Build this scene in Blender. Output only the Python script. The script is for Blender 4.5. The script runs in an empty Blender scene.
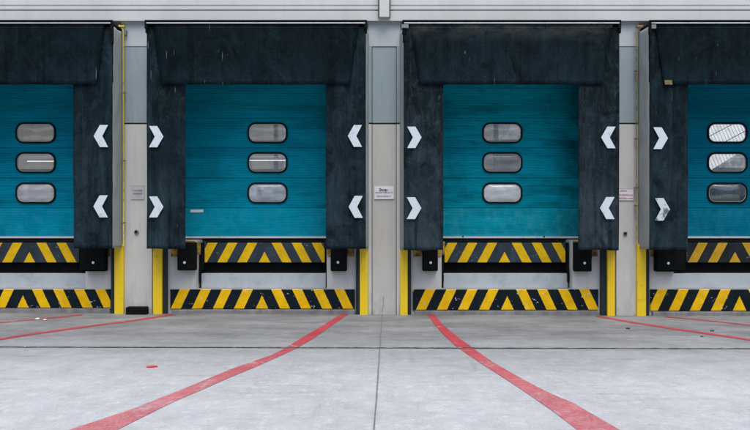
import bpy, math, random
from mathutils import Vector, noise as mn
random.seed(7)
S = bpy.context.scene
C = S.collection
R = math.radians

# ------------------------------------------------------------------ measuring helpers
F, VX, VY, H = 772.0, 384.0, 213.0, 1.587      # focal length and centre in photo pixels, eye height in metres
YF, YW, YL, YD = 11.70, 12.25, 12.45, 12.70    # shelter fronts, wall face, leveller lip, door leaf (metres from the eye)
def X(px, Y=YW): return (px - VX) * Y / F
def Z(py, Y=YW): return H + (VY - py) * Y / F
def gz(x): return -0.016 - 0.0042 * max(-30, min(30, x))   # the apron falls slightly to the right
def G(px, py, lift=0.0):
    x = z = 0.0
    for _ in range(4):
        z = gz(x); y = F * (H - z) / (py - VY); x = (px - VX) * y / F
    return Vector((x, y, z + lift))

# ------------------------------------------------------------------ object helpers
class MB:
    def __init__(s): s.v = []; s.f = []
    def box(s, x0, x1, y0, y1, z0, z1):
        n = len(s.v)
        s.v += [(x0,y0,z0),(x1,y0,z0),(x1,y1,z0),(x0,y1,z0),(x0,y0,z1),(x1,y0,z1),(x1,y1,z1),(x0,y1,z1)]
        s.f += [tuple(n+i for i in q) for q in ((0,3,2,1),(4,5,6,7),(0,1,5,4),(1,2,6,5),(2,3,7,6),(3,0,4,7))]
        return s
    def prism_y(s, pts, y0, y1):        # outline in x,z, counter-clockwise seen from the camera side (-y)
        n = len(s.v); k = len(pts)
        s.v += [(x, y0, z) for x, z in pts] + [(x, y1, z) for x, z in pts]
        s.f.append(tuple(range(n, n+k))); s.f.append(tuple(range(n+2*k-1, n+k-1, -1)))
        for i in range(k):
            j = (i+1) % k
            s.f.append((n+i, n+k+i, n+k+j, n+j))
        return s
    def ring_y(s, outer, inner, y0, y1):
        n = len(s.v); k = len(outer)
        for y in (y0, y1):
            s.v += [(x, y, z) for x, z in outer] + [(x, y, z) for x, z in inner]
        for i in range(k):
            j = (i+1) % k
            o0, o1, i0, i1 = n+i, n+j, n+k+i, n+k+j
            O0, O1, I0, I1 = o0+2*k, o1+2*k, i0+2*k, i1+2*k
            s.f += [(o0,o1,i1,i0), (O0,I0,I1,O1), (o0,O0,O1,o1), (i0,i1,I1,I0)]
        return s
    def grid(s, fn, nu, nv):
        n = len(s.v)
        for j in range(nv+1):
            for i in range(nu+1): s.v.append(tuple(fn(i/nu, j/nv)))
        for j in range(nv):
            for i in range(nu):
                a = n + j*(nu+1) + i
                s.f.append((a, a+1, a+nu+2, a+nu+1))
        return s
    def tube(s, path, r, seg=8):
        n0 = len(s.v); path = [Vector(p) for p in path]
        for i, p in enumerate(path):
            d = (path[min(i+1, len(path)-1)] - path[max(i-1, 0)]).normalized()
            a = d.cross(Vector((0,1,0)));
            if a.length < .01: a = d.cross(Vector((1,0,0)))
            a.normalize(); b = d.cross(a)
            for k in range(seg):
                t = 2*math.pi*k/seg
                s.v.append(tuple(p + r*(math.cos(t)*a + math.sin(t)*b)))
        for i in range(len(path)-1):
            for k in range(seg):
                q = (k+1) % seg
                s.f.append((n0+i*seg+k, n0+i*seg+q, n0+(i+1)*seg+q, n0+(i+1)*seg+k))
        s.f.append(tuple(n0+k for k in range(seg)))
        s.f.append(tuple(n0+(len(path)-1)*seg+k for k in reversed(range(seg))))
        return s
    def disc_y(s, cx, cz, r, y0, y1, seg=16):
        return s.prism_y([(cx+r*math.cos(2*math.pi*k/seg), cz+r*math.sin(2*math.pi*k/seg)) for k in range(seg)], y0, y1)
    def build(s, name, mat, parent=None, bevel=0.0, smooth=False, origin=None, solid=0.0):
        root = parent
        while root is not None and root.parent is not None: root = root.parent
        off = Vector(root['_o']) if root is not None else Vector(origin or (0,0,0))
        me = bpy.data.meshes.new(name)
        me.from_pydata([tuple(Vector(v)-off) for v in s.v], [], s.f)
        me.materials.append(mat); me.validate(); me.update()
        o = bpy.data.objects.new(name, me); C.objects.link(o)
        if parent is not None: o.parent = parent
        else: o.location = off
        if smooth:
            for p in me.polygons: p.use_smooth = True
        if solid:
            m = o.modifiers.new('t', 'SOLIDIFY'); m.thickness = solid; m.offset = 0
        if bevel:
            m = o.modifiers.new('b', 'BEVEL'); m.width = bevel; m.segments = 2; m.limit_method = 'ANGLE'; m.angle_limit = R(40)
        return o
roots = []
def tag(o, label=None, cat=None, group=None, kind=None):
    if label: o['label'] = label
    if cat: o['category'] = cat
    if group: o['group'] = group
    if kind: o['kind'] = kind
    return o
def thing(name, loc, label, cat, group=None):
    o = bpy.data.objects.new(name, None); C.objects.link(o); o.location = loc; o.empty_display_size = .2
    o['_o'] = [float(c) for c in loc]; roots.append(o)
    return tag(o, label, cat, group)

# ------------------------------------------------------------------ materials
def rgb(c): return (c[0], c[1], c[2], 1)
class NT:
    def __init__(s, name):
        s.m = bpy.data.materials.new(name); s.m.use_nodes = True
        s.t = s.m.node_tree; s.n = s.t.nodes; s.n.clear()
        s.out = s.n.new('ShaderNodeOutputMaterial')
        s.p = s.n.new('ShaderNodeBsdfPrincipled'); s.t.links.new(s.p.outputs[0], s.out.inputs[0])
        s.pos = s.n.new('ShaderNodeNewGeometry').outputs['Position']
        s.obj = s.n.new('ShaderNodeTexCoord').outputs['Object']
    def L(s, a, b): s.t.links.new(a, b)
    def scale(s, v, src=None, loc=(0,0,0)):
        n = s.n.new('ShaderNodeMapping'); n.inputs['Scale'].default_value = v; n.inputs['Location'].default_value = loc
        s.L(src or s.pos, n.inputs[0]); return n.outputs[0]
    def noise(s, sc, scale=(1,1,1), det=5, rough=.6, loc=(0,0,0), dist=0):
        n = s.n.new('ShaderNodeTexNoise'); n.inputs['Scale'].default_value = sc; n.inputs['Detail'].default_value = det
        n.inputs['Roughness'].default_value = rough; n.inputs['Distortion'].default_value = dist
        s.L(s.scale(scale, loc=loc), n.inputs['Vector']); return n.outputs['Fac']
    def ramp(s, fac, a, b, c0=0.0, c1=1.0):
        n = s.n.new('ShaderNodeMapRange'); n.inputs['From Min'].default_value = a; n.inputs['From Max'].default_value = b
        n.inputs['To Min'].default_value = c0; n.inputs['To Max'].default_value = c1
        s.L(fac, n.inputs['Value']); return n.outputs[0]
    def math(s, op, a, b=None, c=None):
        n = s.n.new('ShaderNodeMath'); n.operation = op
        for i, q in enumerate((a, b, c)):
            if q is None: continue
            if isinstance(q, (int, float)): n.inputs[i].default_value = q
            else: s.L(q, n.inputs[i])
        return n.outputs[0]
    def mix(s, fac, a, b):
        n = s.n.new('ShaderNodeMix'); n.data_type = 'RGBA'
        for i, q in ((0, fac), (6, a), (7, b)):
            if isinstance(q, (int, float)): n.inputs[i].default_value = q
            elif isinstance(q, tuple): n.inputs[i].default_value = rgb(q)
            else: s.L(q, n.inputs[i])
        return n.outputs[2]
    def bump(s, h, strength=.3, dist=.01):
        n = s.n.new('ShaderNodeBump'); n.inputs['Strength'].default_value = strength; n.inputs['Distance'].default_value = dist
        s.L(h, n.inputs['Height']); s.L(n.outputs[0], s.p.inputs['Normal'])
    def sep(s, src):
        n = s.n.new('ShaderNodeSeparateXYZ'); s.L(src, n.inputs[0]); return n.outputs
    def fin(s, col, rough=.6, metal=0.0, spec=.5):
        if isinstance(col, tuple): s.p.inputs['Base Color'].default_value = rgb(col)
        else: s.L(col, s.p.inputs['Base Color'])
        if isinstance(rough, (int, float)): s.p.inputs['Roughness'].default_value = rough
        else: s.L(rough, s.p.inputs['Roughness'])
        s.p.inputs['Metallic'].default_value = metal; s.p.inputs['Specular IOR Level'].default_value = spec
        return s.m

def painted(name, col, dark, rough=.5, dirt=(.55,.75), sc=3, metal=0, spec=.5, streak=.35):
    n = NT(name)
    a = n.ramp(n.noise(sc, det=8), dirt[0], dirt[1])
    b = n.ramp(n.noise(9, (1,1,.12), det=6), .55, .8, 0, streak)
    c = n.mix(n.math('MAXIMUM', a, b), col, dark)
    n.bump(n.noise(60, det=4), .12, .004)
    return n.fin(c, n.ramp(n.noise(6), .3, .7, rough-.12, rough+.15), metal, spec)

def m_fabric(name, col, blue, dust_lit, z1=3.4, z0=1.0, lowk=.85, top=None):
    n = NT(name)
    z = n.sep(n.pos)[2]
    c = n.mix(n.ramp(n.noise(1.3, (1,1,.6), det=6), .35, .7), col, blue)
    # pale lower cloth: light gradient painted in through rubbed smears, then finer blotches
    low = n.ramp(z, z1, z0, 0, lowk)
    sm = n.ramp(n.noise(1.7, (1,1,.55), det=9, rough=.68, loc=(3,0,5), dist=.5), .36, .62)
    c = n.mix(n.math('MULTIPLY', low, sm), c, dust_lit)
    mott = n.ramp(n.noise(4.5, (1,1,.7), det=10, rough=.75, dist=.4), .50, .66, 0, .60)
    c = n.mix(mott, c, tuple(d*.85 for d in dust_lit))
    vs = n.ramp(n.noise(13, (1,1,.07), det=7, rough=.7, loc=(2,5,9)), .50, .68, 0, .42)
    c = n.mix(vs, c, tuple(d*.9 for d in dust_lit))
    vd = n.ramp(n.noise(9, (1,1,.06), det=6, rough=.7, loc=(6,5,1)), .50, .66, 0, .7)
    c = n.mix(vd, c, tuple(d*.5 for d in col))
    dk = n.ramp(n.noise(3.1, (1,1,.8), det=8, rough=.7, loc=(11,4,2), dist=.7), .54, .66, 0, .75)
    c = n.mix(dk, c, tuple(d*.5 for d in col))
    cr = n.ramp(n.math('ABSOLUTE', n.math('SUBTRACT', n.noise(2.6, (1,1,.7), det=5, loc=(2,9,7), dist=1.2), .5)), .006, .0, 0, .35)
    c = n.mix(cr, c, tuple(d*1.5 for d in dust_lit))
    if top:
        tk = n.math('MULTIPLY', n.ramp(z, 4.17, 4.38), n.ramp(n.noise(5, (.6,1,1.3), det=8, rough=.75), .38, .60))
        c = n.mix(n.math('MULTIPLY', tk, .9), c, top)
    dr = n.ramp(n.noise(46, (1,1,.04), det=1, rough=.3), .735, .76)
    gate = n.math('MULTIPLY', n.ramp(n.noise(1.7, (1,1,2.2), det=2, loc=(9,2,1)), .54, .60), n.ramp(z, 3.1, 3.5))
    sp = n.math('MULTIPLY', n.ramp(n.noise(30, det=2, rough=.4, loc=(1,7,3)), .775, .80), .5)
    c = n.mix(n.math('MULTIPLY', n.math('MAXIMUM', n.math('MULTIPLY', dr, gate), sp), .5), c, (.30,.33,.34))
    h = n.math('ADD', n.math('MULTIPLY', n.noise(2.2, (1,1,.45), det=3, dist=1.2), 2.4), n.math('ADD', n.math('MULTIPLY', n.noise(7, (1,1,.5), det=3), .35), n.math('MULTIPLY', n.noise(120, det=2), .03)))
    n.bump(h, .38, .06)
    return n.fin(c, n.ramp(n.noise(4, det=6), .3, .7, .50, .72), 0, .07)

def m_concrete():
    n = NT('apron_concrete')
    y = n.sep(n.pos)[1]
    c = n.mix(n.ramp(n.noise(.45, det=6), .3, .7), (.37,.385,.395), (.47,.49,.50))
    c = n.mix(n.ramp(n.noise(3.2, (1,.8,1), det=10, rough=.78), .42, .66, 0, .50), c, (.27,.283,.292))
    c = n.mix(n.ramp(n.noise(8, (1,.8,1), det=8, rough=.8, loc=(4,4,0)), .52, .64, 0, .55), c, (.58,.59,.59))
    # dragged grime, with the shade near the wall painted into the same darkening
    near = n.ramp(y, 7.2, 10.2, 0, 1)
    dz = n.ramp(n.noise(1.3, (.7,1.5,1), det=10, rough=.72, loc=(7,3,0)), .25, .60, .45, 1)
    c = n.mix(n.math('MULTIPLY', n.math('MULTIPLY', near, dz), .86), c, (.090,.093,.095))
    ty = n.ramp(n.noise(1.5, (.45,4.0,1), det=9, rough=.75, loc=(2,1,0), dist=.3), .55, .68, 0, .6)
    c = n.mix(n.math('MULTIPLY', ty, n.ramp(y, 5.5, 9.5, .25, 1)), c, (.10,.105,.11))
    tr = n.ramp(n.noise(1.6, (4.5,.35,1), det=9, rough=.75, loc=(6,1,0), dist=.2), .56, .70, 0, .30)
    c = n.mix(tr, c, (.17,.175,.18))
    c = n.mix(n.ramp(n.noise(5, (1,1.4,1), det=3, loc=(4,9,0), dist=.5), .68, .74, 0, .45), c, (.15,.155,.16))
    c = n.mix(n.ramp(n.noise(45, det=6, rough=.8), .50, .64, 0, .50), c, (.24,.25,.255))
    c = n.mix(n.ramp(n.noise(55, det=3, rough=.7, loc=(3,8,0)), .66, .72, 0, .6), c, (.78,.80,.80))
    c = n.mix(n.ramp(n.noise(24, det=3, rough=.5, loc=(8,8,0)), .73, .76, 0, .8), c, (.07,.07,.07))
    n.bump(n.math('ADD', n.noise(60, det=5), n.math('MULTIPLY', n.noise(7, det=6), 1.4)), .45, .008)
    return n.fin(c, n.ramp(n.noise(3), .3, .7, .62, .85), 0, .3)

def m_wall(name, col, dark, grain=1.0, specks=.4):
    n = NT(name)
    c = n.mix(n.ramp(n.noise(1.6, (1,1,.5), det=7), .3, .75), col, tuple(q*.84 for q in col))
    s_ = n.ramp(n.noise(14, (1,1,.10), det=6, loc=(0,0,4)), .56, .82, 0, .45)
    c = n.mix(s_, c, dark)
    k = n.ramp(n.noise(34, det=3, rough=.6, loc=(5,5,5)), .68, .76, 0, specks)
    c = n.mix(k, c, tuple(q*.4 for q in dark))
    z = n.sep(n.pos)[2]
    foot = n.math('MULTIPLY', n.ramp(z, .55, -.02, 0, .8), n.ramp(n.noise(7, (1,1,.5), det=7), .35, .7))
    c = n.mix(foot, c, dark)
    n.bump(n.noise(45, det=6), .25*grain, .006)
    return n.fin(c, .72, 0, .35)

def m_hazard(name, base_z, P, hw, tri, off, slope, dark, yel, wear, chips):
    """painted chevron stripes leaning to the middle with a triangle in the centre; object x = 0 is the bay's middle"""
    n = NT(name)
    o = n.sep(n.obj)
    wob = n.math('MULTIPLY', n.math('SUBTRACT', n.noise(22, det=4), .5), .012)
    u = n.math('ABSOLUTE', o[0])
    v = n.math('SUBTRACT', o[2], base_z)
    t = n.math('ADD', n.math('ADD', u, n.math('MULTIPLY', v, slope)), wob)
    tri_m = n.math('LESS_THAN', t, tri)
    ph = n.math('ABSOLUTE', n.math('SUBTRACT', n.math('FLOORED_MODULO', n.math('ADD', t, P/2-off), P), P/2))
    st = n.math('MULTIPLY', n.math('LESS_THAN', ph, hw), n.math('GREATER_THAN', t, P*.5))
    m = n.math('MAXIMUM', tri_m, st)
    yv = n.mix(n.ramp(n.noise(8, det=6), .35, .75), yel, tuple(q*.72 for q in yel))
    c = n.mix(m, n.mix(n.ramp(n.noise(5, (1,1,.5), det=8), .35, .75), dark, tuple(q*2.0+.002 for q in dark)), yv)
    w = n.ramp(n.noise(16, (1,1,.8), det=9, rough=.75, loc=(3,1,2)), .60, .72, 0, wear)
    c = n.mix(w, c, (.02,.028,.034))
    g = n.ramp(n.noise(2.4, det=2, loc=(1,8,2)), .45, .60)
    ch = n.math('MULTIPLY', n.ramp(n.noise(21, det=3, rough=.55, loc=(8,0,1)), .665, .69, 0, chips), g)
    c = n.mix(ch, c, (.55,.56,.58))
    n.bump(n.noise(30, det=6), .25, .006)
    return n.fin(c, .65, 0, .15)

def m_door(name, c0, c1, dirt, dirty=.5, worn=0.0, seed=0):
    n = NT(name)
    c = n.mix(n.ramp(n.noise(.9, det=4, loc=(seed,0,0)), .3, .7), c0, c1)
    br = n.ramp(n.noise(3.0, (.35,1,14), det=8, rough=.75, loc=(seed,5,1)), .44, .66, 0, .35)
    c = n.mix(br, c, tuple(q*.62 for q in c0))
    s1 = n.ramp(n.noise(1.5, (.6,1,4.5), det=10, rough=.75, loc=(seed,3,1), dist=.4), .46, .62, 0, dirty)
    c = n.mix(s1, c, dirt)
    s2 = n.ramp(n.noise(2.1, (1,1,.9), det=7, rough=.62, loc=(seed*2+4,1,7), dist=.8), .56, .63, 0, dirty)
    c = n.mix(n.math('MULTIPLY', s2, .40), c, tuple(q*.6 for q in dirt))
    o = n.sep(n.obj)
    jamb_shade = n.math('MULTIPLY', n.ramp(o[0], .75, 1.15, 0, 1), n.ramp(n.noise(1.9, (1,1,.8), det=8, rough=.7, loc=(seed,8,8)), .36, .58))  # right edge: jamb shadow painted in among the dirt blots
    c = n.mix(n.math('MULTIPLY', jamb_shade, min(1, dirty*1.15)), c, tuple(q*.35 for q in dirt))
    if worn:
        s3 = n.ramp(n.noise(7, (1,1,.6), det=9, rough=.78, loc=(seed,9,3)), .46, .68, 0, worn)
        c = n.mix(s3, c, (.07,.42,.49))
        s4 = n.ramp(n.noise(2.2, (1,1,1), det=6, loc=(seed,9,8), dist=.7), .57, .61, 0, .75)
        c = n.mix(s4, c, c0)
    sc = n.ramp(n.noise(28, (1,1,.12), det=3, loc=(seed,2,2)), .70, .76, 0, .35)
    c = n.mix(sc, c, (.03,.40,.46))
    n.bump(n.math('ADD', n.noise(3.5, (.5,1,2), det=5), n.math('MULTIPLY', n.noise(14, (.4,1,3), det=4), .4)), .22, .02)
    return n.fin(c, n.ramp(n.noise(5, (1,1,3), det=5), .3, .7, .5, .7), 0, .05)

def m_redpaint():
    n = NT('red_floor_paint')
    y = n.sep(n.pos)[1]
    c = n.mix(n.ramp(n.noise(2, det=6), .35, .7), (.30,.008,.018), (.40,.018,.030))
    # worn through by wheels, most where lorries turn (away from the docks)
    far = n.ramp(y, 9.6, 6.6, .16, .66)
    pl = n.ramp(n.noise(34, det=8, rough=.8), .28, .72)
    pl2 = n.ramp(n.noise(4, det=6, rough=.7), .3, .7, .6, 1)
    c = n.mix(n.math('MULTIPLY', n.math('MULTIPLY', pl, far), pl2), c, (.56,.50,.52))
    w = n.ramp(n.noise(1.6, (1,1,1), det=9, rough=.75, loc=(0,4,0)), .57, .63, 0, .75)
    c = n.mix(w, c, (.36,.35,.36))
    n.bump(n.noise(70, det=5), .4, .006)
    return n.fin(c, .7, 0, .3)

def m_pane(name, col, clear, rough=.12, seed=0):
    n = NT(name)
    c = n.mix(n.ramp(n.noise(2.6, (1,1,2.5), det=4, loc=(seed,2,1), dist=1.5), .42, .62), tuple(q*.85 for q in col), tuple(min(.8,q*1.3) for q in col))
    c = n.mix(n.ramp(n.noise(40, (1,1,.3), det=3, loc=(seed,1,1)), .66, .74, 0, .5), c, (.6,.62,.62))
    n.bump(n.noise(5, (1,1,1.6), det=1, loc=(seed,0,3)), .25, .03)
    n.fin(c, n.ramp(n.noise(18, det=6), .4, .7, rough, rough+.2), 0, .7)
    n.p.inputs['Coat Weight'].default_value = 1.0; n.p.inputs['Coat Roughness'].default_value = .04
    tr = n.n.new('ShaderNodeBsdfTransparent'); tr.inputs[0].default_value = (.93,.96,.97,1)
    mx = n.n.new('ShaderNodeMixShader'); mx.inputs[0].default_value = clear
    n.L(n.p.outputs[0], mx.inputs[1]); n.L(tr.outputs[0], mx.inputs[2]); n.L(mx.outputs[0], n.out.inputs[0])
    return n.m

def plain(name, col, rough=.5, metal=0, spec=.5):
    return painted(name, col, tuple(q*.55 for q in col), rough, (.5,.85), 6, metal, spec, .2)

M = dict(
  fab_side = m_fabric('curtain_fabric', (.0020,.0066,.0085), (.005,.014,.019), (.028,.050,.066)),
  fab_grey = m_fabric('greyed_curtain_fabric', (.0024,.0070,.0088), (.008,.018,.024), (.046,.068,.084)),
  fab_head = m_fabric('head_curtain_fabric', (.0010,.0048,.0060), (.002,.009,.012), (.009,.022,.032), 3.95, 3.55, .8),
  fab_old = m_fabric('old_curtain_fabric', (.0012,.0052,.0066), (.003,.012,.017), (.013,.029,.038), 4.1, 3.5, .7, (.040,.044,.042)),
  side_panel = m_wall('shelter_side_sheet', (.34,.37,.36), (.16,.18,.17), .8, .2),
  black = plain('black_steel', (.0025,.0035,.004), .7, 0, .12),
  alu = plain('aluminium_rail', (.62,.64,.66), .35, .4),
  zinc = plain('zinc_bracket', (.20,.22,.23), .5, .5),
  white = painted('chevron_white', (.56,.63,.67), (.28,.33,.37), .45, (.58,.78), 9, streak=.15),
  white_worn = painted('chevron_worn', (.52,.58,.61), (.08,.11,.13), .45, (.50,.62), 9, streak=.3),
  cream = m_wall('cream_concrete', (.54,.54,.505), (.24,.22,.19)),
  bright = m_wall('pale_concrete', (.59,.60,.575), (.30,.29,.27)),
  flange = m_wall('pale_edge_strip', (.60,.60,.56), (.30,.30,.26)),
  bluegrey = m_wall('blue_grey_sheet', (.30,.37,.395), (.12,.15,.16), .6, .6),
  capwhite = m_wall('white_sheet', (.49,.53,.535), (.35,.37,.37), .5, .25),
  fascia = m_wall('fascia_sheet', (.60,.62,.61), (.47,.475,.48), .4, .1),
  gap = plain('shadow_gap_sealant', (.02,.021,.022), .7),
  post_web = m_wall('painted_post_web', (.012,.026,.034), (.01,.015,.02), .6, .1),
  yellow = painted('yellow_post_paint', (.82,.57,.010), (.30,.22,.02), .45, (.62,.80), 5, streak=.25),
  yellowdirty = painted('dirty_yellow_paint', (.44,.27,.02), (.06,.05,.03), .6, (.42,.62), 9, streak=.8),
  rubber = painted('black_rubber', (.0025,.0035,.004), (.009,.012,.014), .75, (.55,.8), 8, spec=.12, streak=.3),
  bolt = plain('pale_bolt', (.75,.78,.80), .35),
  steel = painted('galvanised_steel', (.42,.47,.51), (.25,.28,.30), .45, (.5,.8), 4, metal=.15, streak=.4),
  pit = plain('pit_dark', (.03,.03,.03), .8),
  rib_frame = plain('window_gasket', (.003,.004,.005), .7, 0, .2),
  blocker = painted('sky_blocker_dark', (.045,.06,.03), (.02,.03,.015), .9, (.35,.6), 1.2, spec=.1),
  rack = plain('rack_steel', (.10,.13,.15), .6),
  goods = painted('wrapped_goods', (.62,.66,.68), (.25,.27,.28), .5, (.4,.6), 3),
  bead = plain('pale_glazing_bead', (.50,.54,.55), .35),
  seal_white = painted('bottom_rail_white', (.62,.66,.68), (.3,.33,.35), .4, (.55,.8), 8),
  pipe = painted('yellow_pipe', (.50,.42,.05), (.22,.17,.05), .5, (.5,.7), 12),
  pipe_old = painted('rusty_yellow_pipe', (.30,.24,.05), (.12,.07,.03), .6, (.4,.65), 12),
  rust = painted('rusty_patch', (.24,.17,.07), (.07,.05,.03), .8, (.4,.7), 14),
  paper = plain('paper_white', (.74,.75,.78), .6),
  ink = plain('black_ink', (.03,.03,.035), .6),
  ink_grey = plain('grey_ink', (.26,.25,.32), .6),
  ink_red = plain('red_ink', (.50,.16,.20), .6),
  plate = plain('grey_plate', (.46,.47,.48), .5),
  joint = painted('joint_filler', (.05,.052,.055), (.20,.20,.20), .9, (.42,.62), 14, spec=.1),
  joint_soft = plain('joint_filler_grey', (.14,.14,.15), .9),
  red = m_redpaint(), ground = m_concrete(),
  kerb = m_wall('kerb_concrete', (.26,.26,.26), (.10,.10,.10)),
  stone = plain('dark_stone', (.06,.06,.06), .8),
  splotch = plain('bright_red_paint', (.62,.03,.04), .5),
  hall_wall = m_wall('hall_wall', (.42,.41,.39), (.25,.24,.23)),
  corr = plain('white_corrugated_sheet', (.50,.52,.53), .6),
)
M['haz_low'] = m_hazard('hazard_stripes_low', .066, .333, .079, .103, .037, .47, (.0015,.006,.009), (.84,.50,.004), .45, 1.0)
M['haz_lip'] = m_hazard('hazard_stripes_lip', .790, .322, .076, .093, .041, .54, (.018,.027,.036), (.72,.46,.006), .55, .35)
M['haz_lip_dark'] = m_hazard('hazard_stripes_lip_dark', .790, .322, .076, .093, .041, .54, (.010,.013,.016), (.50,.30,.02), .45, .25)
tl = m = bpy.data.materials.new('tube_light'); m.use_nodes = True; m.node_tree.nodes.clear()
_e = m.node_tree.nodes.new('ShaderNodeEmission'); _o = m.node_tree.nodes.new('ShaderNodeOutputMaterial')
_e.inputs[0].default_value = (1,.97,.9,1); _e.inputs[1].default_value = 1.0; m.node_tree.links.new(_e.outputs[0], _o.inputs[0])

# ------------------------------------------------------------------ ground
g = MB()
xs = [-260,-120,-60,-30,-14,-7,0,7,14,30,60,120,260]; ys = [-260,-80,-20,0,4,8,12.9,30,80,260]
for j in range(len(ys)):
    for i in range(len(xs)): g.v.append((xs[i], ys[j], gz(xs[i])))
for j in range(len(ys)-1):
    for i in range(len(xs)-1):
        a = j*len(xs)+i; g.f.append((a, a+1, a+len(xs)+1, a+len(xs)))
tag(g.build('concrete_apron', M['ground']), 'pale worn concrete apron in front of the loading docks', kind='structure')

def strip(name, pts, mat, label, lift=.004):
    s = MB()
    for a, b in pts: s.v += [tuple(a), tuple(b)]
    for i in range(len(pts)-1): s.f.append((2*i, 2*i+1, 2*i+3, 2*i+2))
    return tag(s.build(name, mat), label, kind='structure')
def wobble_line(P, Q, w, n, amp, lift):
    out = []
    d = (Q-P); nrm = Vector((-d.y, d.x, 0)).normalized()
    for i in range(n+1):
        p = P + d*(i/n); p.z = gz(p.x) + lift
        k = amp*mn.noise(Vector((i*.37, P.x, P.y))); ww = w*(1+.5*mn.noise(Vector((i*.9, 3, P.y))))
        out.append((p + nrm*(k-ww/2), p + nrm*(k+ww/2)))
    return out
a, b = G(0, 347.3), G(750, 349.0)
d = (b-a); A, B = a - d*1.2, b + d*1.2
strip('expansion_joint', wobble_line(A, B, .042, 300, .010, .008), M['joint'], 'dark straight expansion joint running across the apron parallel to the docks')
strip('saw_cut', wobble_line(G(382.3, 314.6), G(361, 620), .010, 60, .004, .010), M['joint_soft'], 'thin dark joint running from the middle pillar towards the viewer')
def edges(rows, lift=.004): return [(G(l, y, lift), G(r, y, lift)) for y, l, r in rows]
def dense(rows, k=6):
    out = []
    for i in range(len(rows)-1):
        for j in range(k):
            t = j/k; a_, b_ = rows[i], rows[i+1]
            # even steps in 1/(y-VY), i.e. even on the ground
            ya, yb = 1/(a_[0]-VY), 1/(b_[0]-VY); yy = 1/(ya+(yb-ya)*t)+VY
            tt = (yy-a_[0])/(b_[0]-a_[0])
            e = .18*mn.noise(Vector((yy*.9, a_[1]*.1, 0)))
            out.append((yy, a_[1]+(b_[1]-a_[1])*tt+e, a_[2]+(b_[2]-a_[2])*tt-e))
    out.append(rows[-1]); return out
strip('red_line', edges(dense([(314.0,341.5,348.5),(327.0,320.5,330.0),(339.0,300.0,313.0),(350.0,282.0,293.5),(355.5,271.0,281.5),(362.0,252.0,267.0),(369.0,232.0,251.0),(378.0,210.0,229.0),(390.5,180.0,201.0),(400.0,156.0,178.0),(410.5,129.0,156.5),(429.5,71.5,118.5),(500,-90,-8)])), M['red'],
      'broad faded red guide line curving to the left from the second dock')
strip('red_line', edges(dense([(314.0,426.5,434.0),(325.5,435.0,443.5),(337.0,445.5,457.5),(346.0,455.5,470.0),(351.0,462.5,476.5),(363.0,480.0,494.0),(379.0,505.0,522.0),(390.5,522.5,544.0),(398.0,533.5,560.5),(403.0,540.5,573.0),(413.0,555.0,590.0),(429.5,576.5,618.5),(500,664,745)])), M['red'],
      'broad faded red guide line curving to the right from the third dock')
def redpoly(pts, w, label):
    P = [G(*p) for p in pts]; P.append(P[-1] + (P[-1]-P[-2])*2.5)
    out = []
    for i in range(len(P)-1):
        for j in range(8):
            p = P[i].lerp(P[i+1], j/8)
            dd = P[min(i+1, len(P)-1)] - P[i]; nn = Vector((-dd.y, dd.x, 0)).normalized()
            p.z = gz(p.x)+.004; ww = w*(1+.25*mn.noise(Vector((i*8+j, w*30, P[0].x))))
            out.append((p-nn*ww/2, p+nn*ww/2))
    strip('red_line', out, M['red'], label)
redpoly([(173,314.6),(133,320.7),(90,326.3),(33,334),(0,339.3)], .13, 'thin red line slanting left from the first pillar')
redpoly([(82,315),(0,322.7)], .10, 'faint red line slanting left in front of the first dock')
redpoly([(598,316.4),(633,322.7),(673,328.8),(747,339.6)], .13, 'thin red line slanting right from the last pillar')
redpoly([(665,316.8),(713,321.2),(750,325.4)], .09, 'faint red line slanting right in front of the fourth dock')
# spilt red paint
sp = MB(); c0 = G(152, 366.8, .006); n_ = 18
pts = []
for k in range(n_):
    t = 2*math.pi*k/n_; r = 1+.35*mn.noise(Vector((k*.8, 2, 1)))
    pts.append((c0.x+.058*r*math.cos(t), c0.y+.05*r*math.sin(t), c0.z))
sp.v = pts; sp.f = [tuple(range(n_))]
tag(sp.build('red_paint_spot', M['splotch']), 'small bright red paint spot on the apron', kind='structure')
def pebble(px, py, r, mat, name, label, cat, group, flat=.5):
    p = G(px, py); s = MB(); off = random.random()*50
    def fn(u, v):
        th = u*2*math.pi; ph = v*math.pi
        q = Vector((math.sin(ph)*math.cos(th), math.sin(ph)*math.sin(th), -math.cos(ph)))
        k = r*(1+.45*mn.noise(q*1.3+Vector((off,0,0))))
        return p + Vector((q.x*k*1.2, q.y*k, (q.z+.85)*k*flat))
    s.grid(fn, 10, 7)
    o = s.build(name, mat, origin=tuple(p), smooth=True); tag(o, label, cat, group)
pebble(628,329,.024,M['stone'],'pebble','dark pebble lying alone nearest the third dock','pebble','pebbles on the apron')
pebble(712,331.3,.022,M['stone'],'pebble','dark pebble beside the thin red line at the far right','pebble','pebbles on the apron')
pebble(702,336.8,.016,M['stone'],'pebble','smallest dark pebble, just below the thin red line at right','pebble','pebbles on the apron')
pebble(37.5,319.3,.028,M['paper'],'paper_scrap','larger white scrap of litter before the first dock','litter','scraps of white litter',.35)
pebble(45,320.2,.024,M['paper'],'paper_scrap','smaller white scrap of litter right of its neighbour before the first dock','litter','scraps of white litter',.35)
pebble(25,347.2,.013,M['paper'],'paper_scrap','tiny white scrap lying on the dark joint at the left','litter','scraps of white litter',.4)

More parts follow.
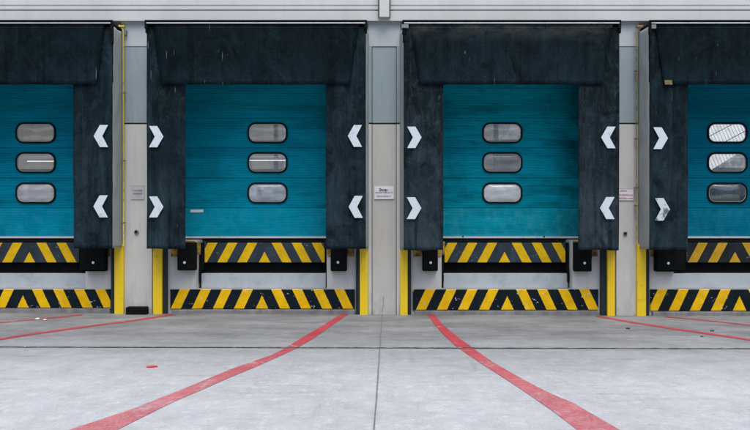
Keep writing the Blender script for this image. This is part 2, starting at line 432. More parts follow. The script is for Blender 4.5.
# ------------------------------------------------------------------ bays
BAYS = [
 dict(c=23.8, f=(-104,111.6), o=(-66,72.6), w=(-76,124), s=(-63.5,111), j=(-38,85.6), lip=(-20.2,79), apex=29.4, win=36.0, fb=248.5),
 dict(c=262.3, f=(146.2,365.8), o=(184.8,325.8), w=(153,368.5), s=(170.7,354.8), j=(195.8,326.8), lip=(204.6,324.6), apex=264.5, win=267.6, fb=249.0),
 dict(c=507.0, f=(403.6,619.7), o=(443.5,579.0), w=(400,615), s=(412.8,597.8), j=(441.6,572.5), lip=(444.5,565.5), apex=504.5, win=502.2, fb=250.3),
 dict(c=738.7, f=(650.4,864), o=(688.6,826), w=(637,848), s=(649.8,828), j=(673.4,803), lip=(686,785), apex=735.0, win=727.0, fb=249.8),
]
for b in BAYS: b['X'] = X(b['c'])
ZT = 6.4
# ------------------------------------------------------------------ the building
W = thing('warehouse', (0, 13, 0), 'pale warehouse front with concrete pillars, pale fascia and four dock openings', 'building')
DK = 1.15
wall = MB()
# piers between the openings (the opening is narrow below dock level, wide above)
lo = []; 
low_edges = [-40] + sum([[X(b['j'][0]), X(b['j'][1])] for b in BAYS], []) + [40]
up_edges = [-40] + sum([[b['X']-1.42, b['X']+1.42] for b in BAYS], []) + [40]
for k in range(0, len(low_edges), 2):
    wall.box(low_edges[k], low_edges[k+1], YW, YW+.45, -.25, DK)
    wall.box(up_edges[k], up_edges[k+1], YW, YW+.35, DK, 3.76)
wall.box(-40, 40, YW, YW+.35, 3.76, ZT)
for b in BAYS: wall.box(X(b['j'][0]), X(b['j'][1]), YW+.02, YW+.45, -.25, .372)
wall.build('wall', M['bright'], W)
hall = MB(); hall.box(-40, 40, YW+.45, 24, DK-.25, DK)
for b in BAYS: hall.box(X(b['j'][0])-.2, X(b['j'][1])+.2, YW+.453, YW+.50, -.2, DK-.25)
hall.build('dock_floor', M['pit'], W)
hb = MB(); hb.box(-40, 40, 20, 20.2, DK, 5.2); hb.build('hall_back_wall', M['hall_wall'], W)
sh = MB(); rr = random.Random(5)
for k in range(-16, 18):
    sh.box(k*1.35, k*1.35+.09, 18.9, 19.0, DK, 4.4)
    for z in (1.92, 2.62, 3.32):
        w_ = rr.uniform(.5, 1.15); a_ = k*1.35+.12+rr.uniform(0, .1)
        hh = rr.uniform(.25,.55)
        if rr.random() < .75 and -9 < k*1.35 < 10: sh2 = MB(); sh2.box(a_, a_+w_, 19.1, 19.7, z+.07, z+.07+hh); sh2.build('hall_goods', M['goods'], W, bevel=.02)
for z in (1.90, 2.60, 3.30): sh.box(-22, 24, 18.88, 18.98, z, z+.06)
sh.build('hall_rack', M['rack'], W)
# fascia: profiled sheet, real folds
prof = [(4.60,12.10),(4.757,12.10),(4.760,12.13),(4.772,12.13),(4.775,12.095),(4.826,12.095),(4.832,12.115),(4.845,12.115),(4.850,12.10),
        (5.02,12.10),(5.023,12.13),(5.035,12.13),(5.038,12.095),(5.09,12.095),(5.096,12.115),(5.108,12.115),(5.113,12.10),
        (5.6,12.10),(5.603,12.13),(5.615,12.13),(5.618,12.095),(6.0,12.095),(6.45,12.095),(6.45,12.24),(4.60,12.24)]
fa = MB()
n0 = 0
for xx in (-40, 40):
    for z, y in prof: fa.v.append((xx, y, z))
k = len(prof)
for i in range(k): fa.f.append((i, (i+1)%k, k+(i+1)%k, k+i))
fa.build('fascia', M['fascia'], W)
gp = MB(); gp.box(-40, 40, 12.118, 12.128, 4.763, 4.769); gp.build('fascia_joint', M['gap'], W)
po = MB(); po.box(X(379.3,12.0), X(389.3,12.0), 12.0, 12.093, Z(17,12.0), ZT)
po.build('downpipe', M['flange'], W, bevel=.006)
pj = MB(); pj.box(X(378.2,12.0), X(379.1,12.0), 12.06, 12.092, Z(16.5,12.0), ZT); pj.box(X(389.5,12.0), X(390.4,12.0), 12.06, 12.092, Z(16.5,12.0), ZT)
pj.build('downpipe_seal', M['gap'], W)
# pillars
def pillar(x0, x1, style):
    Yp = YW-.06
    zc, zb, zj = Z(23.3), Z(47.5), Z(124)
    k = W
    m_ = MB()
    if style == 'panelled':
        m_.box(x0+.066, x1-.066, Yp+.012, YW-.004, -.2, zj-.012)
        m_.build('pillar', M['cream'], k, bevel=.004)
        f = MB(); f.box(x0, x0+.058, Yp-.02, YW-.004, -.2, zj-.012); f.box(x1-.058, x1, Yp-.02, YW-.004, -.2, zj-.012)
        f.build('pillar_edge', M['flange'], k, bevel=.005)
        f = MB(); f.box(x0, x0+.058, Yp-.02, YW-.004, zj+.012, zb); f.box(x1-.058, x1, Yp-.02, YW-.004, zj+.012, zb)
        f.build('pillar_edge', M['bluegrey'], k, bevel=.005)
        s = MB(); s.box(x0+.059, x0+.065, Yp+.004, YW-.004, -.2, zb); s.box(x1-.065, x1-.059, Yp+.004, YW-.004, -.2, zb)
        s.build('pillar_seam', M['gap'], k)
        u = MB(); u.box(x0+.066, x1-.066, Yp+.006, YW-.004, zj+.012, zb); u.build('upper_panel', M['bluegrey'], k, bevel=.004)
    else:
        m_.box(x0, x1, Yp, YW-.004, -.2, zj-.012); m_.build('pillar', M['bright'], k, bevel=.006)
        u = MB(); u.box(x0, x1, Yp, YW-.004, zj+.012, zb); u.build('upper_panel', M['bluegrey'], k, bevel=.004)
    s = MB(); s.box(x0, x1, Yp+.02, YW-.004, zj-.012, zj+.012); s.build('panel_joint', M['gap'], k)
    c = MB(); c.box(x0, x1, Yp-.008, YW-.004, zb+.003, zc-.03); c.box(x0-.01, x1+.01, Yp-.03, YW-.004, zc-.03, zc)
    c.build('top_panel', M['capwhite'], k, bevel=.004)
pillar(X(123.6), X(153.2), 'plain')
pillar(X(368.2), X(400.2), 'panelled')
pillar(X(615.2), X(637.2), 'plain')
# ledges, edge plates and foot kerbs under each dock
for i, b in enumerate(BAYS):
    x0, x1 = X(b['s'][0]), X(b['s'][1])
    e = MB()
    e.box(x0+.01, X(b['j'][0])-.005, YW-.012, YW-.002, Z(256.5), DK)
    e.build('edge_plate', M['yellowdirty'], W, bevel=.003)
    e = MB(); e.box(X(b['j'][1])+.005, x1-.01, YW-.012, YW-.002, Z(256.5), DK)
    e.build('edge_plate', M['yellowdirty'], W, bevel=.003)
    kz = .055 + gz(b['X']) + .012
    q = MB(); q.box(x0+.03, x1-.0, YW-.055, YW+.018, -.2, kz); q.build('foot_kerb', M['kerb'], W, bevel=.01)

# ------------------------------------------------------------------ striped lower plates (fixed to the wall)
names_b = ['first', 'second', 'third', 'fourth']
LB = ['leftmost, cut off by the edge of the view', 'left of the middle pillar', 'right of the middle pillar', 'rightmost, cut off by the edge of the view']
SH = [
 'black dock shelter cut off by the left edge of the photo',
 'complete black dock shelter just left of the middle pillar',
 'complete black dock shelter just right of the middle pillar with a streaked scuffed head curtain',
 'black dock shelter cut off by the right edge with a worn lower chevron']
DR = [
 'teal sectional door seen only partly at the left edge of the photo',
 'teal sectional door with a small white label near its lower left corner',
 'grimy teal sectional door with a paler scuffed bottom section',
 'teal sectional door at the right edge with white ribbed sheeting seen through its windows']
PLX = [
 'black and yellow striped plate at ground level under the leftmost dock',
 'black and yellow striped plate at ground level under the door with the small white label',
 'black and yellow striped plate at ground level under the grimy pale-bottomed door',
 'black and yellow striped plate at ground level under the rightmost dock']
LV = [
 'dock leveller with grey and yellow striped lip under the leftmost door',
 'dock leveller with grey and yellow striped lip under the door with the small white label',
 'dock leveller with grey and yellow striped lip under the grimy pale-bottomed door',
 'dock leveller with black and yellow striped lip under the rightmost door']
for i, b in enumerate(BAYS):
    x0, x1 = X(b['s'][0]), X(b['s'][1])
    zb = .070 + gz(b['X']) + .012
    p = MB(); p.box(x0, x1, YW-.03, YW+.012, zb-.002, .376)
    t = p.build('striped_plate', M['haz_low'], origin=(b['X'], YW-.03, 0.0 if i < 2 else -.012), bevel=.004)
    tag(t, PLX[i], 'hazard plate', 'striped plates under the docks')

# ------------------------------------------------------------------ dock levellers
for i, b in enumerate(BAYS):
    ax = X(b['apex'], YL); l, r = X(b['lip'][0], YL), X(b['lip'][1], YL)
    T = thing('dock_leveller', (ax, YL, 0), LV[i], 'dock leveller', 'dock levellers below the doors')
    m_ = MB(); m_.box(l, r, YL, YL+.05, .790, 1.105); m_.build('lip', M['haz_lip_dark' if i == 3 else 'haz_lip'], T, bevel=.006)
    m_ = MB(); m_.box(l+.01, r-.01, YL+.055, YL+.19, 1.05, 1.145); m_.build('platform', M['black'], T, bevel=.004)
    m_ = MB(); m_.box(X(b['j'][0])+.02, X(b['j'][1])-.02, YL+.11, YL+.16, .60, .80); m_.build('hollow_shade', M['rubber'], T)  # black sheet stands in for shade in the open hollow under the lip
    jl, jr = X(b['j'][0]), X(b['j'][1])
    m_ = MB(); m_.box(jl+.045 if i != 3 else jl+.03, jr-.03, YL-.02, YL+.12, .377, .612); m_.build('support_beam', M['steel'], T, bevel=.006)
    # torn paint on the beam's right end
    for (a0, a1) in ((jl+.012, l-.012), (r+.012, jr-.012)):
        if a1-a0 > .03:
            m_ = MB(); m_.box(a0, a1, YL-.01, YL+.045, .66, 1.11)
            m_.box(a0+.0 if a0 < ax else a1-.035, a0+.035 if a0 < ax else a1, YL-.045, YL-.024, .47, .70)
            m_.build('side_seal', M['rubber'], T, bevel=.008)
    for a0 in (jl+.006, ):
        m_ = MB(); m_.box(a0, a0+.05, YL-.14, YL-.10, .92, 1.13); m_.build('hinge_lug', M['yellowdirty'], T, bevel=.006)

# ------------------------------------------------------------------ doors
def rrect(cx, cz, w, h, r, n=6):
    pts = []
    for (sx, sz, a0) in ((1,1,0), (-1,1,90), (-1,-1,180), (1,-1,270)):
        for k in range(n+1):
            t = R(a0 + 90*k/n)
            pts.append((cx+sx*(w/2-r)+r*math.cos(t), cz+sz*(h/2-r)+r*math.sin(t)))
    return pts
SEC = [1.205, 1.672, 2.165, 2.660, 3.150, 3.645, 4.14]
WZ = [2.903, 2.414, 1.916]
def leaf(x0, x1, za, zb_):
    s = MB(); ys_ = [(za, YD+.016), (za+.004, YD)]
    n = 12; hh = (zb_-za-.016)/n
    for k in range(n):
        z0 = za+.008+k*hh
        ys_ += [(z0, YD), (z0+hh*.80, YD-.0015), (z0+hh*.86, YD+.0034), (z0+hh*.97, YD+.0034)]
    ys_ += [(zb_-.004, YD), (zb_, YD+.016), (zb_, YD+.045), (za, YD+.045)]
    k = len(ys_)
    for xx in (x0, x1):
        for z, y in ys_: s.v.append((xx, y, z))
    for i in range(k): s.f.append((i, k+i, k+(i+1)%k, (i+1)%k))
    s.f.append(tuple(range(k))); s.f.append(tuple(range(2*k-1, k-1, -1)))
    return s
def cut(o, cutter, T):
    c = cutter.build('cutter', M['black'], T)
    md = o.modifiers.new('c', 'BOOLEAN'); md.object = c; md.operation = 'DIFFERENCE'; md.solver = 'EXACT'
    bpy.context.view_layer.update()
    me = bpy.data.meshes.new_from_object(o.evaluated_get(bpy.context.evaluated_depsgraph_get()))
    o.modifiers.clear(); o.data = me
    bpy.data.objects.remove(c)
door_cfg = [
 dict(c0=(.0,.215,.340), c1=(.0,.275,.410), d=(.001,.085,.115), dirty=.45, bot=0),
 dict(c0=(.0,.250,.365), c1=(.0,.320,.450), d=(.001,.085,.110), dirty=.45, bot=0),
 dict(c0=(.0,.265,.370), c1=(.0,.350,.460), d=(.001,.095,.125), dirty=.62, bot=1),
 dict(c0=(.0,.165,.265), c1=(.0,.210,.325), d=(.001,.075,.105), dirty=.40, bot=0)]
pane_cfg = [
 [((.25,.235,.165), .30), ((.12,.145,.15), .60), ((.50,.50,.54), .25)],
 [((.25,.255,.23), .38), ((.22,.25,.27), .60), ((.42,.48,.55), .40)],
 [((.23,.24,.22), .38), ((.23,.255,.27), .50), ((.66,.74,.80), .25)],
 [((.75,.80,.82), .90), ((.75,.80,.82), .90), ((.05,.075,.09), .10)]]
for i, b in enumerate(BAYS):
    x0, x1 = b['X']-1.40, b['X']+1.40
    T = thing('sectional_door', (b['X'], YD, DK), DR[i], 'door', 'sectional doors of the docks')
    cfg = door_cfg[i]
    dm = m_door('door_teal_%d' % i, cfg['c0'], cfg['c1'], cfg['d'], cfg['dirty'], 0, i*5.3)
    wx = X(b['win'], YD)
    # sections without windows are plain ribbed leaves; windowed ones are cut round the openings
    for s_ in range(6):
        za, zb_ = SEC[s_], SEC[s_+1]
        if s_ == 0:
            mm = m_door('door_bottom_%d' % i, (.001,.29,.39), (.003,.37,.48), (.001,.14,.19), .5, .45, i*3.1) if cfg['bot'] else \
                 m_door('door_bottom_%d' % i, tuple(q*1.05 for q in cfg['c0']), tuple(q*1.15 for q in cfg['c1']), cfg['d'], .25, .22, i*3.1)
        else: mm = dm
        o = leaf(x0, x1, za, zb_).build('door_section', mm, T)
        for wz in WZ:
            if za < wz < zb_:
                q_ = MB(); q_.prism_y(rrect(wx, wz, .628, .314, .118), YD-.1, YD+.1); cut(o, q_, T)
        if s_ == 0 and cfg['bot']: o['label'] = 'paler scuffed bottom section'
    for w_, wz in enumerate(WZ):
        fr = MB(); fr.ring_y(rrect(wx, wz, .662, .348, .136), rrect(wx, wz, .604, .290, .107), YD-.026, YD+.010)
        f = fr.build('window', M['rib_frame'], T, bevel=.006)
        bd = MB(); bd.ring_y(rrect(wx, wz, .606, .292, .108), rrect(wx, wz, .590, .276, .100), YD-.012, YD-.004); bd.build('glazing_bead', M['bead'], f)
        col, clear = pane_cfg[i][w_]
        pn = MB()
        ring = rrect(wx, wz, .606, .292, .108)
        cpts = [(wx, YD-.026, wz)]
        pn.v.append((wx, YD-.044, wz)); K = len(ring)
        for q, sc in enumerate((.35,.65,.85,.95,1.0)):
            dep = -.040*(1-sc**3)
            for x, z in ring: pn.v.append((wx+(x-wx)*sc, YD-.004+dep, wz+(z-wz)*sc))
        for t in range(K): pn.f.append((0, 1+t, 1+(t+1)%K))
        for q in range(4):
            for t in range(K):
                a_ = 1+q*K+t; b_ = 1+q*K+(t+1)%K
                pn.f.append((a_, a_+K, b_+K, b_))
        pn.build('pane', m_pane('pane_%d_%d' % (i, w_), col, clear, .10, i*3+w_), f, smooth=True)
    rl = MB(); rl.box(x0, x1, YD-.022, YD+.03, 1.172, 1.203); rl.build('bottom_rail', M['seal_white'], T, bevel=.004)
    rb = MB(); rb.box(x0, x1, YD-.015, YD+.03, 1.151, 1.171); rb.build('bottom_seal', M['rubber'], T)
    if i == 1:
        lb = MB(); lb.box(X(190.5,YD), X(203.5,YD), YD-.008, YD-.003, Z(212.4,YD), Z(209.6,YD)); lb.build('label_plate', M['paper'], T)
    if i == 2:
        for px in (462, 543):
            lb = MB(); lb.box(X(px,YD), X(px+1.5,YD), YD-.03, YD-.023, 1.19, 1.21); lb.build('rail_clip', M['black'], T)

# ------------------------------------------------------------------ dock shelters
def fold(x, z, seed, amp):
    p = Vector((x*1.6, z*.7, seed))
    return amp*(.5+.5*mn.noise(p)) + amp*.35*abs(mn.noise(Vector((x*5, z*1.4, seed+9))))
def chevron(T, px0, px1, py0, py1, right, mat, Yc):
    # corners measured along the sticker: arm width 55 %, notch 40 %
    a0, a1 = X(px0, Yc), X(px1, Yc); z1, z0 = Z(py0, Yc), Z(py1, Yc); zm = (z0+z1)/2; w = a1-a0
    if right: pts = [(a0,z0),(a0+.57*w,z0),(a1,zm),(a0+.57*w,z1),(a0,z1),(a0+.40*w,zm)]
    else: pts = [(a1,z0),(a1,z0),(a1-.40*w,zm),(a1,z1),(a1-.57*w,z1),(a0,zm),(a1-.57*w,z0)][1:]
    m_ = MB(); m_.prism_y(pts, Yc, Yc+.004); return m_.build('chevron', mat, T)
CH = [
 [(93.6,108,125,147,0),(93.3,107.8,195.3,217.4,0),(-98,-83.6,125,147,1),(-98,-83.6,195.3,217.4,1)],
 [(149,163.4,126,147.2,1),(149,163.4,196.4,217.4,1),(347.8,362,125,146.8,0),(348.6,362.8,195.8,217.8,0)],
 [(407.2,421.6,126.6,148,1),(406.8,421.4,197.2,219,1),(601.2,615.6,126.6,148.2,0),(600,614.6,197,219,0)],
 [(653.4,668,127.3,149,1),(655,670,198,220.6,1),(846,860,127,149,0),(846,860,197,219,0)]]
for i, b in enumerate(BAYS):
    fx0, fx1 = X(b['f'][0], YF), X(b['f'][1], YF)
    ox0, ox1 = X(b['o'][0], YF), X(b['o'][1], YF)
    wx0, wx1 = X(b['w'][0]), X(b['w'][1])
    zt, zb = Z(24.0, YF), Z(b['fb'], YF); zh = Z(84.6, YF)
    T = thing('dock_shelter', ((fx0+fx1)/2, YW, zb), SH[i], 'dock shelter', 'dock shelters round the doors')
    for side, (a, c) in enumerate(((fx0, ox0), (ox1, fx1))):
        def fn(u, v, a=a, c=c, side=side):
            x = a+(c-a)*u; z = zb + (zt-.03-zb)*v
            e = .006*mn.noise(Vector((z*1.5, i*3+side, 2)))
            if (side == 0 and u > .99) or (side == 1 and u < .01): x += e
            zz = z + (0.010*mn.noise(Vector((x*3, i, 5))) if v == 0 else 0)
            return (x, YF+.012+fold(x, z, i*7+side*3, .045)*(1-.5*v), zz)
        m_ = MB(); m_.grid(fn, 16, 60)
        # the free inner edge turns back a little
        ie = c if side == 0 else a; sg = -1 if side == 0 else 1
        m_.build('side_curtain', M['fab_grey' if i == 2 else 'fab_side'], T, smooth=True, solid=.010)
        # side sheet from the front edge back to the wall, slightly flared
        f_, w_ = (fx0, wx0) if side == 0 else (fx1, wx1)
        inn = 1 if side == 0 else -1
        def fs(u, v, f_=f_, w_=w_, side=side, inn=inn):
            z = zb+.006 + (zt-.02-zb)*v
            x = f_ + inn*.012 + (w_-f_-inn*.012)*u
            x += .020*mn.noise(Vector((u*3, z*3.3, side+i*2)))*math.sin(math.pi*min(1,u*1.0+.12))
            return (x, YF+.085+(YW-.07-YF-.085)*u, z - .012*u)
        m_ = MB(); m_.grid(fs, 8, 70); m_.build('side_sheet', M['side_panel'], T, smooth=True, solid=.012)
    # head curtain: a trapezoid flap laid over the side curtains
    tx0, tx1 = fx0+.10, fx1-.10
    bx0, bx1 = ox0-.36, ox1+.36
    if i == 3: tx0, bx0 = X(655,YF), X(664,YF)
    def fh(u, v):
        z = zh + (zt-zh)*v
        a = bx0+(tx0-bx0)*v; c = bx1+(tx1-bx1)*v
        x = a+(c-a)*u
        zz = z + (.008*mn.noise(Vector((x*2.5, i, 8))) if v == 0 else 0)
        return (x, YF-.003+fold(x, z, i*7+30, .010)*(1-v)*-1 + .003*math.sin(x*3), zz)
    m_ = MB(); m_.grid(fh, 40, 14)
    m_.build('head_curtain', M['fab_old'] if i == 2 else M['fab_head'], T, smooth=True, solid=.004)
    # backing of the head and the canopy sheet on top
    m_ = MB(); m_.box(fx0+.005, fx1-.005, YF+.075, YF+.09, zh+.05, zt); m_.build('head_backing', M['rubber'], T)
    m_ = MB(); m_.box(fx0, fx1, YF+.005, YW-.07, zt+.005, zt+.03); m_.build('roof_sheet', M['black'], T)
    m_ = MB(); m_.box(fx0-.02, fx1+.02, YF-.020, YF+.02, Z(22.4,YF), Z(20.4,YF)+.004); m_.build('front_rail', M['black'], T, bevel=.003)
    m_ = MB(); m_.box(fx0-.02+.03, fx1+.02-.03, YF-.028, YF+.0, Z(23.9,YF), Z(22.9,YF)); m_.build('clamp_strip', M['alu'], T, bevel=.002)
    for px, dz in ((b['f'][0], .16 if i == 1 else .30), (b['f'][1], .32 if i == 0 else .16)):
        x = X(px, YF); s_ = .0
        m_ = MB(); m_.box(x-.022, x+.022, YF-.018, YF+.04, Z(22.4,YF)-dz*.6, Z(22.5,YF)); 
        m_.box(x-.012, x+.020, YF-.01, YF+.05, Z(22.4,YF)-dz, Z(22.4,YF)-dz*.6-.002)
        m_.build('end_bracket', M['black'], T, bevel=.006)
    for (p0, p1, q0, q1, rt) in CH[i]:
        ch = chevron(T, p0, p1, q0, q1, rt, M['white_worn'] if (i == 3 and q0 > 190 and rt) else M['white'], YF-.006)
        if i == 3 and q0 > 190 and rt: ch['label'] = 'scratched worn lower left chevron'
    if i == 3:
        m_ = MB(); m_.prism_y([(X(664,YF)+.004, zh-.006), (X(671.5,YF), zh-.006), (X(671,YF), zh+.06), (X(663,YF)+.004, zh+.06)], YF-.042, YF-.034)
        m_.build('corner_patch', M['rust'], T)
        m_ = MB(); m_.box(X(651,YF), X(655.5,YF), YF-.03, YF-.024, Z(29,YF), Z(25,YF)); m_.build('zinc_bracket', M['zinc'], T)
    if i == 2:
        m_ = MB(); m_.box(X(401.5,YF), X(408.5,YF), YF-.034, YF-.028, Z(28.4,YF), Z(24.8,YF)); m_.build('zinc_bracket', M['zinc'], T)

# ------------------------------------------------------------------ bumpers, posts
BU = [((83.7,105.7),271.5,0,'black rubber bumper with pale bolt at the right end of the leftmost dock',(93.5,262.6)),
      ((177,195.6),270.5,1,'black rubber bumper left of the striped lip, below the door with the small white label',(184.7,262.5)),
      ((330.5,346.8),271.3,1,'black rubber bumper just left of the yellow post at the left of the middle pillar',(338,262.3)),
      ((422.5,438),271.2,2,'black rubber bumper just right of the yellow post at the right of the middle pillar',(430.6,262.6)),
      ((574.3,592),271.6,2,'black rubber bumper right of the striped lip, below the grimy pale-bottomed door',(584.4,263)),
      ((655.8,678),271.8,3,'black rubber bumper at the left end of the rightmost dock',(668,263.2))]
YB = 12.12
for (x0, x1), yb, i, lab, dot in BU:
    a, c = X(x0,YB), X(x1,YB); z0 = Z(yb,YB); z1 = 1.125
    T = thing('dock_bumper', ((a+c)/2, YB, z0), lab, 'bumper', 'rubber bumpers of the docks')
    m_ = MB(); m_.box(a, c, YB, YW-.014, z0, z1); m_.build('rubber_block', M['rubber'], T, bevel=.018)
    m_ = MB(); m_.box(a+.012, c-.012, YB-.012, YB-.001, z0+.02, z1-.02); m_.build('face_plate', M['black'], T, bevel=.006)
    m_ = MB(); m_.disc_y(X(dot[0],YB), Z(dot[1],YB), .021, YB-.024, YB-.010); m_.build('bolt', M['bolt'], T, bevel=.004)
PO = [(114.2,123.4,111,'L','yellow painted steel post left of the leftmost pillar'),
      (152.8,161.8,167,'R','yellow painted steel post right of the leftmost pillar'),
      (359.7,367.9,355.9,'L','yellow painted steel post left of the middle pillar'),
      (400.2,407.7,411.2,'R','yellow painted steel post right of the middle pillar'),
      (607.5,615.0,601.0,'L','yellow painted steel post left of the rightmost pillar'),
      (637.2,646.2,649.4,'R','yellow painted steel post right of the rightmost pillar')]
YP = 12.13
for n_i, (x0, x1, xd, sd, lab) in enumerate(PO):
    a, c = X(x0,YP), X(x1,YP); zb = gz(a)
    T = thing('guard_post', ((a+c)/2, YP, zb), lab, 'post', 'yellow posts at the pillar sides')
    m_ = MB(); m_.box(a, c, YP, YP+.10, zb-.01, 1.10); m_.build('post_face', M['yellow'], T, bevel=.008)
    d0, d1 = (X(xd,YP+.05), a-.003) if sd == 'L' else (c+.003, X(xd,YP+.05))
    m_ = MB(); m_.box(d0, d1, YP+.05, YP+.115, zb-.01, 1.10); m_.build('post_web', M['post_web'], T, bevel=.004)

# ------------------------------------------------------------------ pipes on the pillars
m_ = MB(); Yq = 12.10
def P_(px, py, Y=Yq): return (X(px,Y), Y, Z(py,Y))
m_.tube([P_(119.0,25.2), P_(120.8,26.6), P_(122.4,28.6), P_(123.2,31.5), P_(123.3,60), P_(123.4,120), P_(123.5,180), P_(123.5,246.5)], .013)
T = thing('yellow_pipe', (X(123.3,Yq), Yq, 1.0), 'thin bright yellow pipe with a bent top on the leftmost pillar', 'pipe')
m_.build('pipe', M['pipe'], T, smooth=True)
m_ = MB(); m_.box(X(118.6,Yq), X(124.6,Yq), Yq-.02, Yq+.04, Z(27.6,Yq), Z(25.4,Yq)); m_.build('clip', M['pipe'], T, bevel=.008)
m_ = MB(); m_.box(X(124.2,Yq), X(125.8,Yq), Yq-.005, Yq+.08, Z(35,Yq), Z(30,Yq)); m_.build('bracket', M['zinc'], T, bevel=.004)
for py in (92, 160, 222):
    m_ = MB(); m_.box(X(122.0,Yq), X(124.8,Yq), Yq-.018, Yq+.06, Z(py+1,Yq), Z(py,Yq)); m_.build('clip', M['zinc'], T, bevel=.003)
T = thing('rusty_pipe', (X(636.5,Yq), Yq, 1.0), 'thin dull rusty yellow pipe on the rightmost pillar', 'pipe')
m_ = MB(); m_.tube([P_(643,25.2), P_(639.5,26.6), P_(637.4,30), P_(636.6,36), P_(636.6,120), P_(636.6,246)], .011); m_.build('pipe', M['pipe_old'], T, smooth=True)
m_ = MB(); m_.box(X(636,Yq), X(643,Yq), Yq-.02, Yq+.03, Z(28,Yq), Z(25.2,Yq)); m_.build('clip', M['rust'], T, bevel=.012)
for py in (70, 138, 187, 205):
    m_ = MB(); m_.box(X(635.2,Yq), X(638,Yq), Yq-.016, Yq+.06, Z(py+1.2,Yq), Z(py,Yq)); m_.build('clip', M['rust'], T, bevel=.003)

# ------------------------------------------------------------------ signs
def text(T, s, x, z, size, Y, mat, name='lettering', bold=0):
    cu = bpy.data.curves.new(name, 'FONT'); cu.body = s; cu.size = size; cu.offset = bold; cu.extrude = .0008
    tmp = bpy.data.objects.new('tmp', cu); C.objects.link(tmp)
    bpy.context.view_layer.update()
    me = bpy.data.meshes.new_from_object(tmp.evaluated_get(bpy.context.evaluated_depsgraph_get()))
    bpy.data.objects.remove(tmp); me.materials.clear(); me.materials.append(mat)
    off = Vector(T['_o'])
    for v in me.vertices:
        v.co = Vector((x+v.co.x, Y-v.co.z, z+v.co.y)) - off
    o = bpy.data.objects.new(name, me); C.objects.link(o); o.parent = T; return o
def sign(px0, px1, py0, py1, label, mat, Y, border=None):
    a, c, z0, z1 = X(px0,Y), X(px1,Y), Z(py1,Y), Z(py0,Y)
    T = thing('notice_sign', ((a+c)/2, Y, z0), label, 'sign')
    m_ = MB(); m_.box(a, c, Y, Y+.006, z0, z1); m_.build('sign_board', mat, T, bevel=.002)
    if border:
        m_ = MB(); e = .008; m_.ring_y([(a+.004,z0+.004),(c-.004,z0+.004),(c-.004,z1-.004),(a+.004,z1-.004)],
                              [(a+.004+e,z0+.004+e),(c-.004-e,z0+.004+e),(c-.004-e,z1-.004-e),(a+.004+e,z1-.004-e)], Y-.002, Y-.0005)
        m_.build('border', border, T)
    return T, a, c, z0, z1
def small_row(T, x0, x1, z, h, Y, mat, seed):
    rr = random.Random(seed); m_ = MB(); x = x0
    while x < x1-.01:
        w = rr.uniform(.006,.018)
        m_.box(x, min(x+w, x1), Y-.0015, Y-.0003, z, z+h*rr.uniform(.7,1)); x += w+rr.choice((.004,.004,.009))
    m_.build('lettering', mat, T)
Ys = YW-.065
T, a, c, z0, z1 = sign(374.3,393.9,186.3,199.2,'white notice with bold black heading on the middle pillar', M['paper'], Ys)
text(T, 'Stop', a+.075, z1-.078, .070, Ys-.001, M['ink'], bold=.002)
small_row(T, a+.155, c-.08, z1-.066, .022, Ys, M['plate'], 3)
small_row(T, a+.02, c-.02, z0+.092, .026, Ys, M['ink_grey'], 1)
small_row(T, a+.04, c-.035, z0+.034, .026, Ys, M['ink_grey'], 2)
Y2 = YW-.07
T, a, c, z0, z1 = sign(617,634.2,188.2,201,'white notice with red writing, half hidden on the rightmost pillar', M['paper'], Y2, M['ink_red'])
small_row(T, a+.05, a+.16, z1-.055, .026, Y2, M['ink_red'], 4)
small_row(T, a+.03, c-.02, z0+.085, .024, Y2, M['ink_red'], 5)
small_row(T, a+.03, c-.02, z0+.030, .024, Y2, M['ink_red'], 6)
T, a, c, z0, z1 = sign(131,144.2,184.8,199.6,'faded grey notice plate on the leftmost pillar', M['plate'], Y2, M['flange'])
small_row(T, a+.04, c-.03, z0+.13, .03, Y2, M['zinc'], 7); small_row(T, a+.04, c-.03, z0+.08, .03, Y2, M['zinc'], 8)
# sockets on the pillars
def socket(px, py, sq, lab):
    Yk = YW-.085; x, z = X(px,Yk), Z(py,Yk)
    T = thing('wall_socket', (x, Yk, z), lab, 'socket')
    m_ = MB()
    if sq: m_.box(x-.028, x+.028, Yk, Yk+.023, z-.03, z+.03)
    else: m_.disc_y(x, z, .036, Yk, Yk+.023)
    m_.build('socket_body', M['zinc'] , T, bevel=.005)
    m_ = MB(); m_.disc_y(x-.004, z+.002, .02, Yk-.006, Yk-.001); m_.build('socket_cap', M['black'], T, bevel=.002)
socket(136.2, 232, False, 'small round dark fitting on the leftmost pillar')
socket(625.6, 233.6, True, 'small square grey fitting on the rightmost pillar')
m_ = MB(); a = X(125.6,12.05); m_.box(a, X(146.2,12.05), 12.04, YW-.064, gz(a)-.01, Z(307.2,12.05))
tag(m_.build('rubber_kerb_block', M['rubber'], origin=(a, 12.05, 0), bevel=.015), 'low black rubber block at the foot of the leftmost pillar', 'kerb block')
# hairline crack in the foot of the middle pillar
pts = [(383.5,297),(383.1,301),(384.0,304.5),(382.2,308),(382.8,312)]
m_ = MB(); m_.tube([(X(p,12.2), 12.2, Z(q,12.2)) for p, q in pts], .0025, 5); m_.build('crack', M['gap'], W)

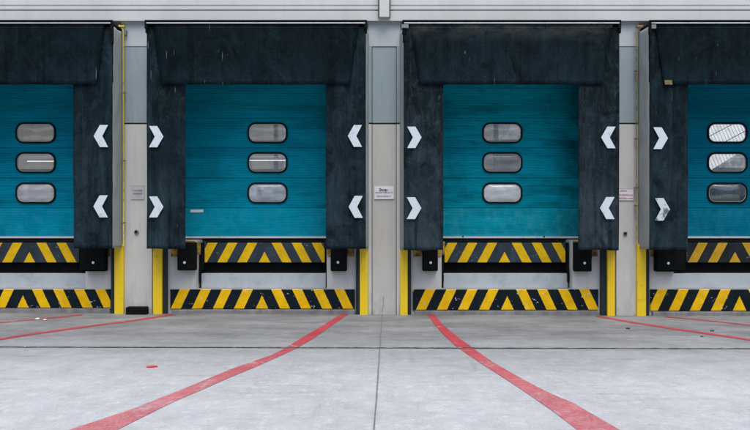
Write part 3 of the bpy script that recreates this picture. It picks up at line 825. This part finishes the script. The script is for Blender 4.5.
# ------------------------------------------------------------------ inside the hall, seen through the door windows
def tube_lamp(px0, px1, py, Y, lab):
    x0, x1, z = X(px0,Y), X(px1,Y), Z(py,Y)
    T = thing('strip_lamp', ((x0+x1)/2, Y, z), lab, 'lamp', 'strip lamps in the hall')
    m_ = MB(); m_.box(x0, x1, Y, Y+.03, z-.007, z+.007); m_.build('tube', tl, T)
    m_ = MB(); m_.box(x0-.03, x1+.03, Y+.002, Y+.06, z+.009, z+.04); m_.build('batten', M['alu'], T)
tube_lamp(27, 60, 161.2, 15.0, 'lit strip lamp seen through the middle window of the leftmost door')
tube_lamp(240, 290, 160.3, 15.0, 'lit strip lamp seen through the middle window of the door with the small white label')
def conduit(p0, p1, lab):
    Yk = 15.4; m_ = MB(); a_, b_ = P_(p0[0], p0[1], Yk), P_(p1[0], p1[1], Yk); m_.tube([a_, b_], .010, 6)
    tag(m_.build('conduit', M['alu'], origin=a_), lab, 'conduit', 'conduits in the hall')
conduit((14, 123), (60, 141), 'thin pale slanting conduit seen through the top window of the leftmost door')
conduit((494, 150), (514, 118), 'thin pale slanting conduit seen through the top window of the grimy door')
# white ribbed sheet leaning behind the last door
Yc = 15.8
m_ = MB(); n = 0
xa, xb = X(690,Yc), X(775,Yc)
def low(x):  # slanting lower edge
    px = VX + x*F/Yc; return Z(173-(px-709)*.52, Yc)
x = xa; st = .075
m2 = []
while x < xb:
    for (u0, u1, y) in ((0,.045,Yc-.02), (.045,.075,Yc)):
        m_.prism_y([(x+u0, low(x+u0)), (x+u1, low(x+u1)), (x+u1, 4.6), (x+u0, 4.6)], y, Yc+.02)
    x += st
T = thing('ribbed_sheet', ((xa+xb)/2, Yc, DK), 'white vertically ribbed sheet seen through the windows of the rightmost door', 'sheet')
m_.v = [(x_, y_+(z_-2.2)*.9, z_) for x_, y_, z_ in m_.v]
m_.build('sheet', M['corr'], T)
m_ = MB()
for dx in (0, 26):
    p0 = (X(690+dx,Yc-.05), Yc-.05, Z(146.5,Yc-.05)); p1 = (X(745+dx,Yc-.05), Yc-.05, Z(117.5,Yc-.05))
    m_.tube([p0, p1], .008, 6)
m_.build('brace_wire', M['zinc'], T)

# added unseen rise behind the viewer: cuts low sky, gives panes a dark reflection
m_ = MB()
def blocker_rise(u, v):
    t = math.pi*(1.02+.96*u); r = 34+26*v
    x, y = math.cos(t)*r*1.5, math.sin(t)*r + 4
    h = (15+5*mn.noise(Vector((u*9, 1, 2))) + 2.5*mn.noise(Vector((u*40, v*3, 2))))*math.sin(math.pi*min(1, v*1.15+.0)/1.15)
    return (x, y, max(-.6, h-.4))
m_.grid(blocker_rise, 120, 14)
tag(m_.build('sky_blocker', M['blocker'], smooth=True), 'added unseen dark rise behind the viewer that blocks low sky', kind='structure')

# ------------------------------------------------------------------ light, sky, camera
w = bpy.data.worlds.new('World'); S.world = w; w.use_nodes = True
nt = w.node_tree; nt.nodes.clear()
sky = nt.nodes.new('ShaderNodeTexSky'); sky.sky_type = 'NISHITA'; sky.sun_disc = False
EL, AZ = R(66), R(168)
sky.sun_elevation = EL; sky.sun_rotation = AZ; sky.air_density = 1.0; sky.dust_density = 3.0; sky.ozone_density = 1.0
bg = nt.nodes.new('ShaderNodeBackground'); bg.inputs[1].default_value = .12
ow = nt.nodes.new('ShaderNodeOutputWorld')
nt.links.new(sky.outputs[0], bg.inputs[0]); nt.links.new(bg.outputs[0], ow.inputs[0])
sd = bpy.data.lights.new('sun', 'SUN'); sd.energy = 1.5; sd.angle = R(50); sd.color = (1,.96,.90)
so = bpy.data.objects.new('sun', sd); C.objects.link(so)
dirv = Vector((math.sin(AZ)*math.cos(EL), math.cos(AZ)*math.cos(EL), math.sin(EL)))
so.rotation_euler = dirv.to_track_quat('Z', 'Y').to_euler(); so.location = (0, -5, 20)

cd = bpy.data.cameras.new('camera'); cam = bpy.data.objects.new('camera', cd); C.objects.link(cam)
cam.location = (0, 0, H); cam.rotation_euler = (R(90), 0, 0)
cd.sensor_width = 36; cd.lens = F/750*36; cd.shift_x = -(VX-375)/750; cd.shift_y = -(215-VY)/750
cd.clip_end = 1000; cd.clip_start = .05
S.camera = cam
for o in roots:
    del o['_o']
S.view_settings.view_transform = 'Standard'; S.view_settings.look = 'None'
S.view_settings.exposure = 0.80; S.view_settings.gamma = 1; S.view_settings.use_curve_mapping = False
S.cycles.max_bounces = 8; S.cycles.transparent_max_bounces = 8
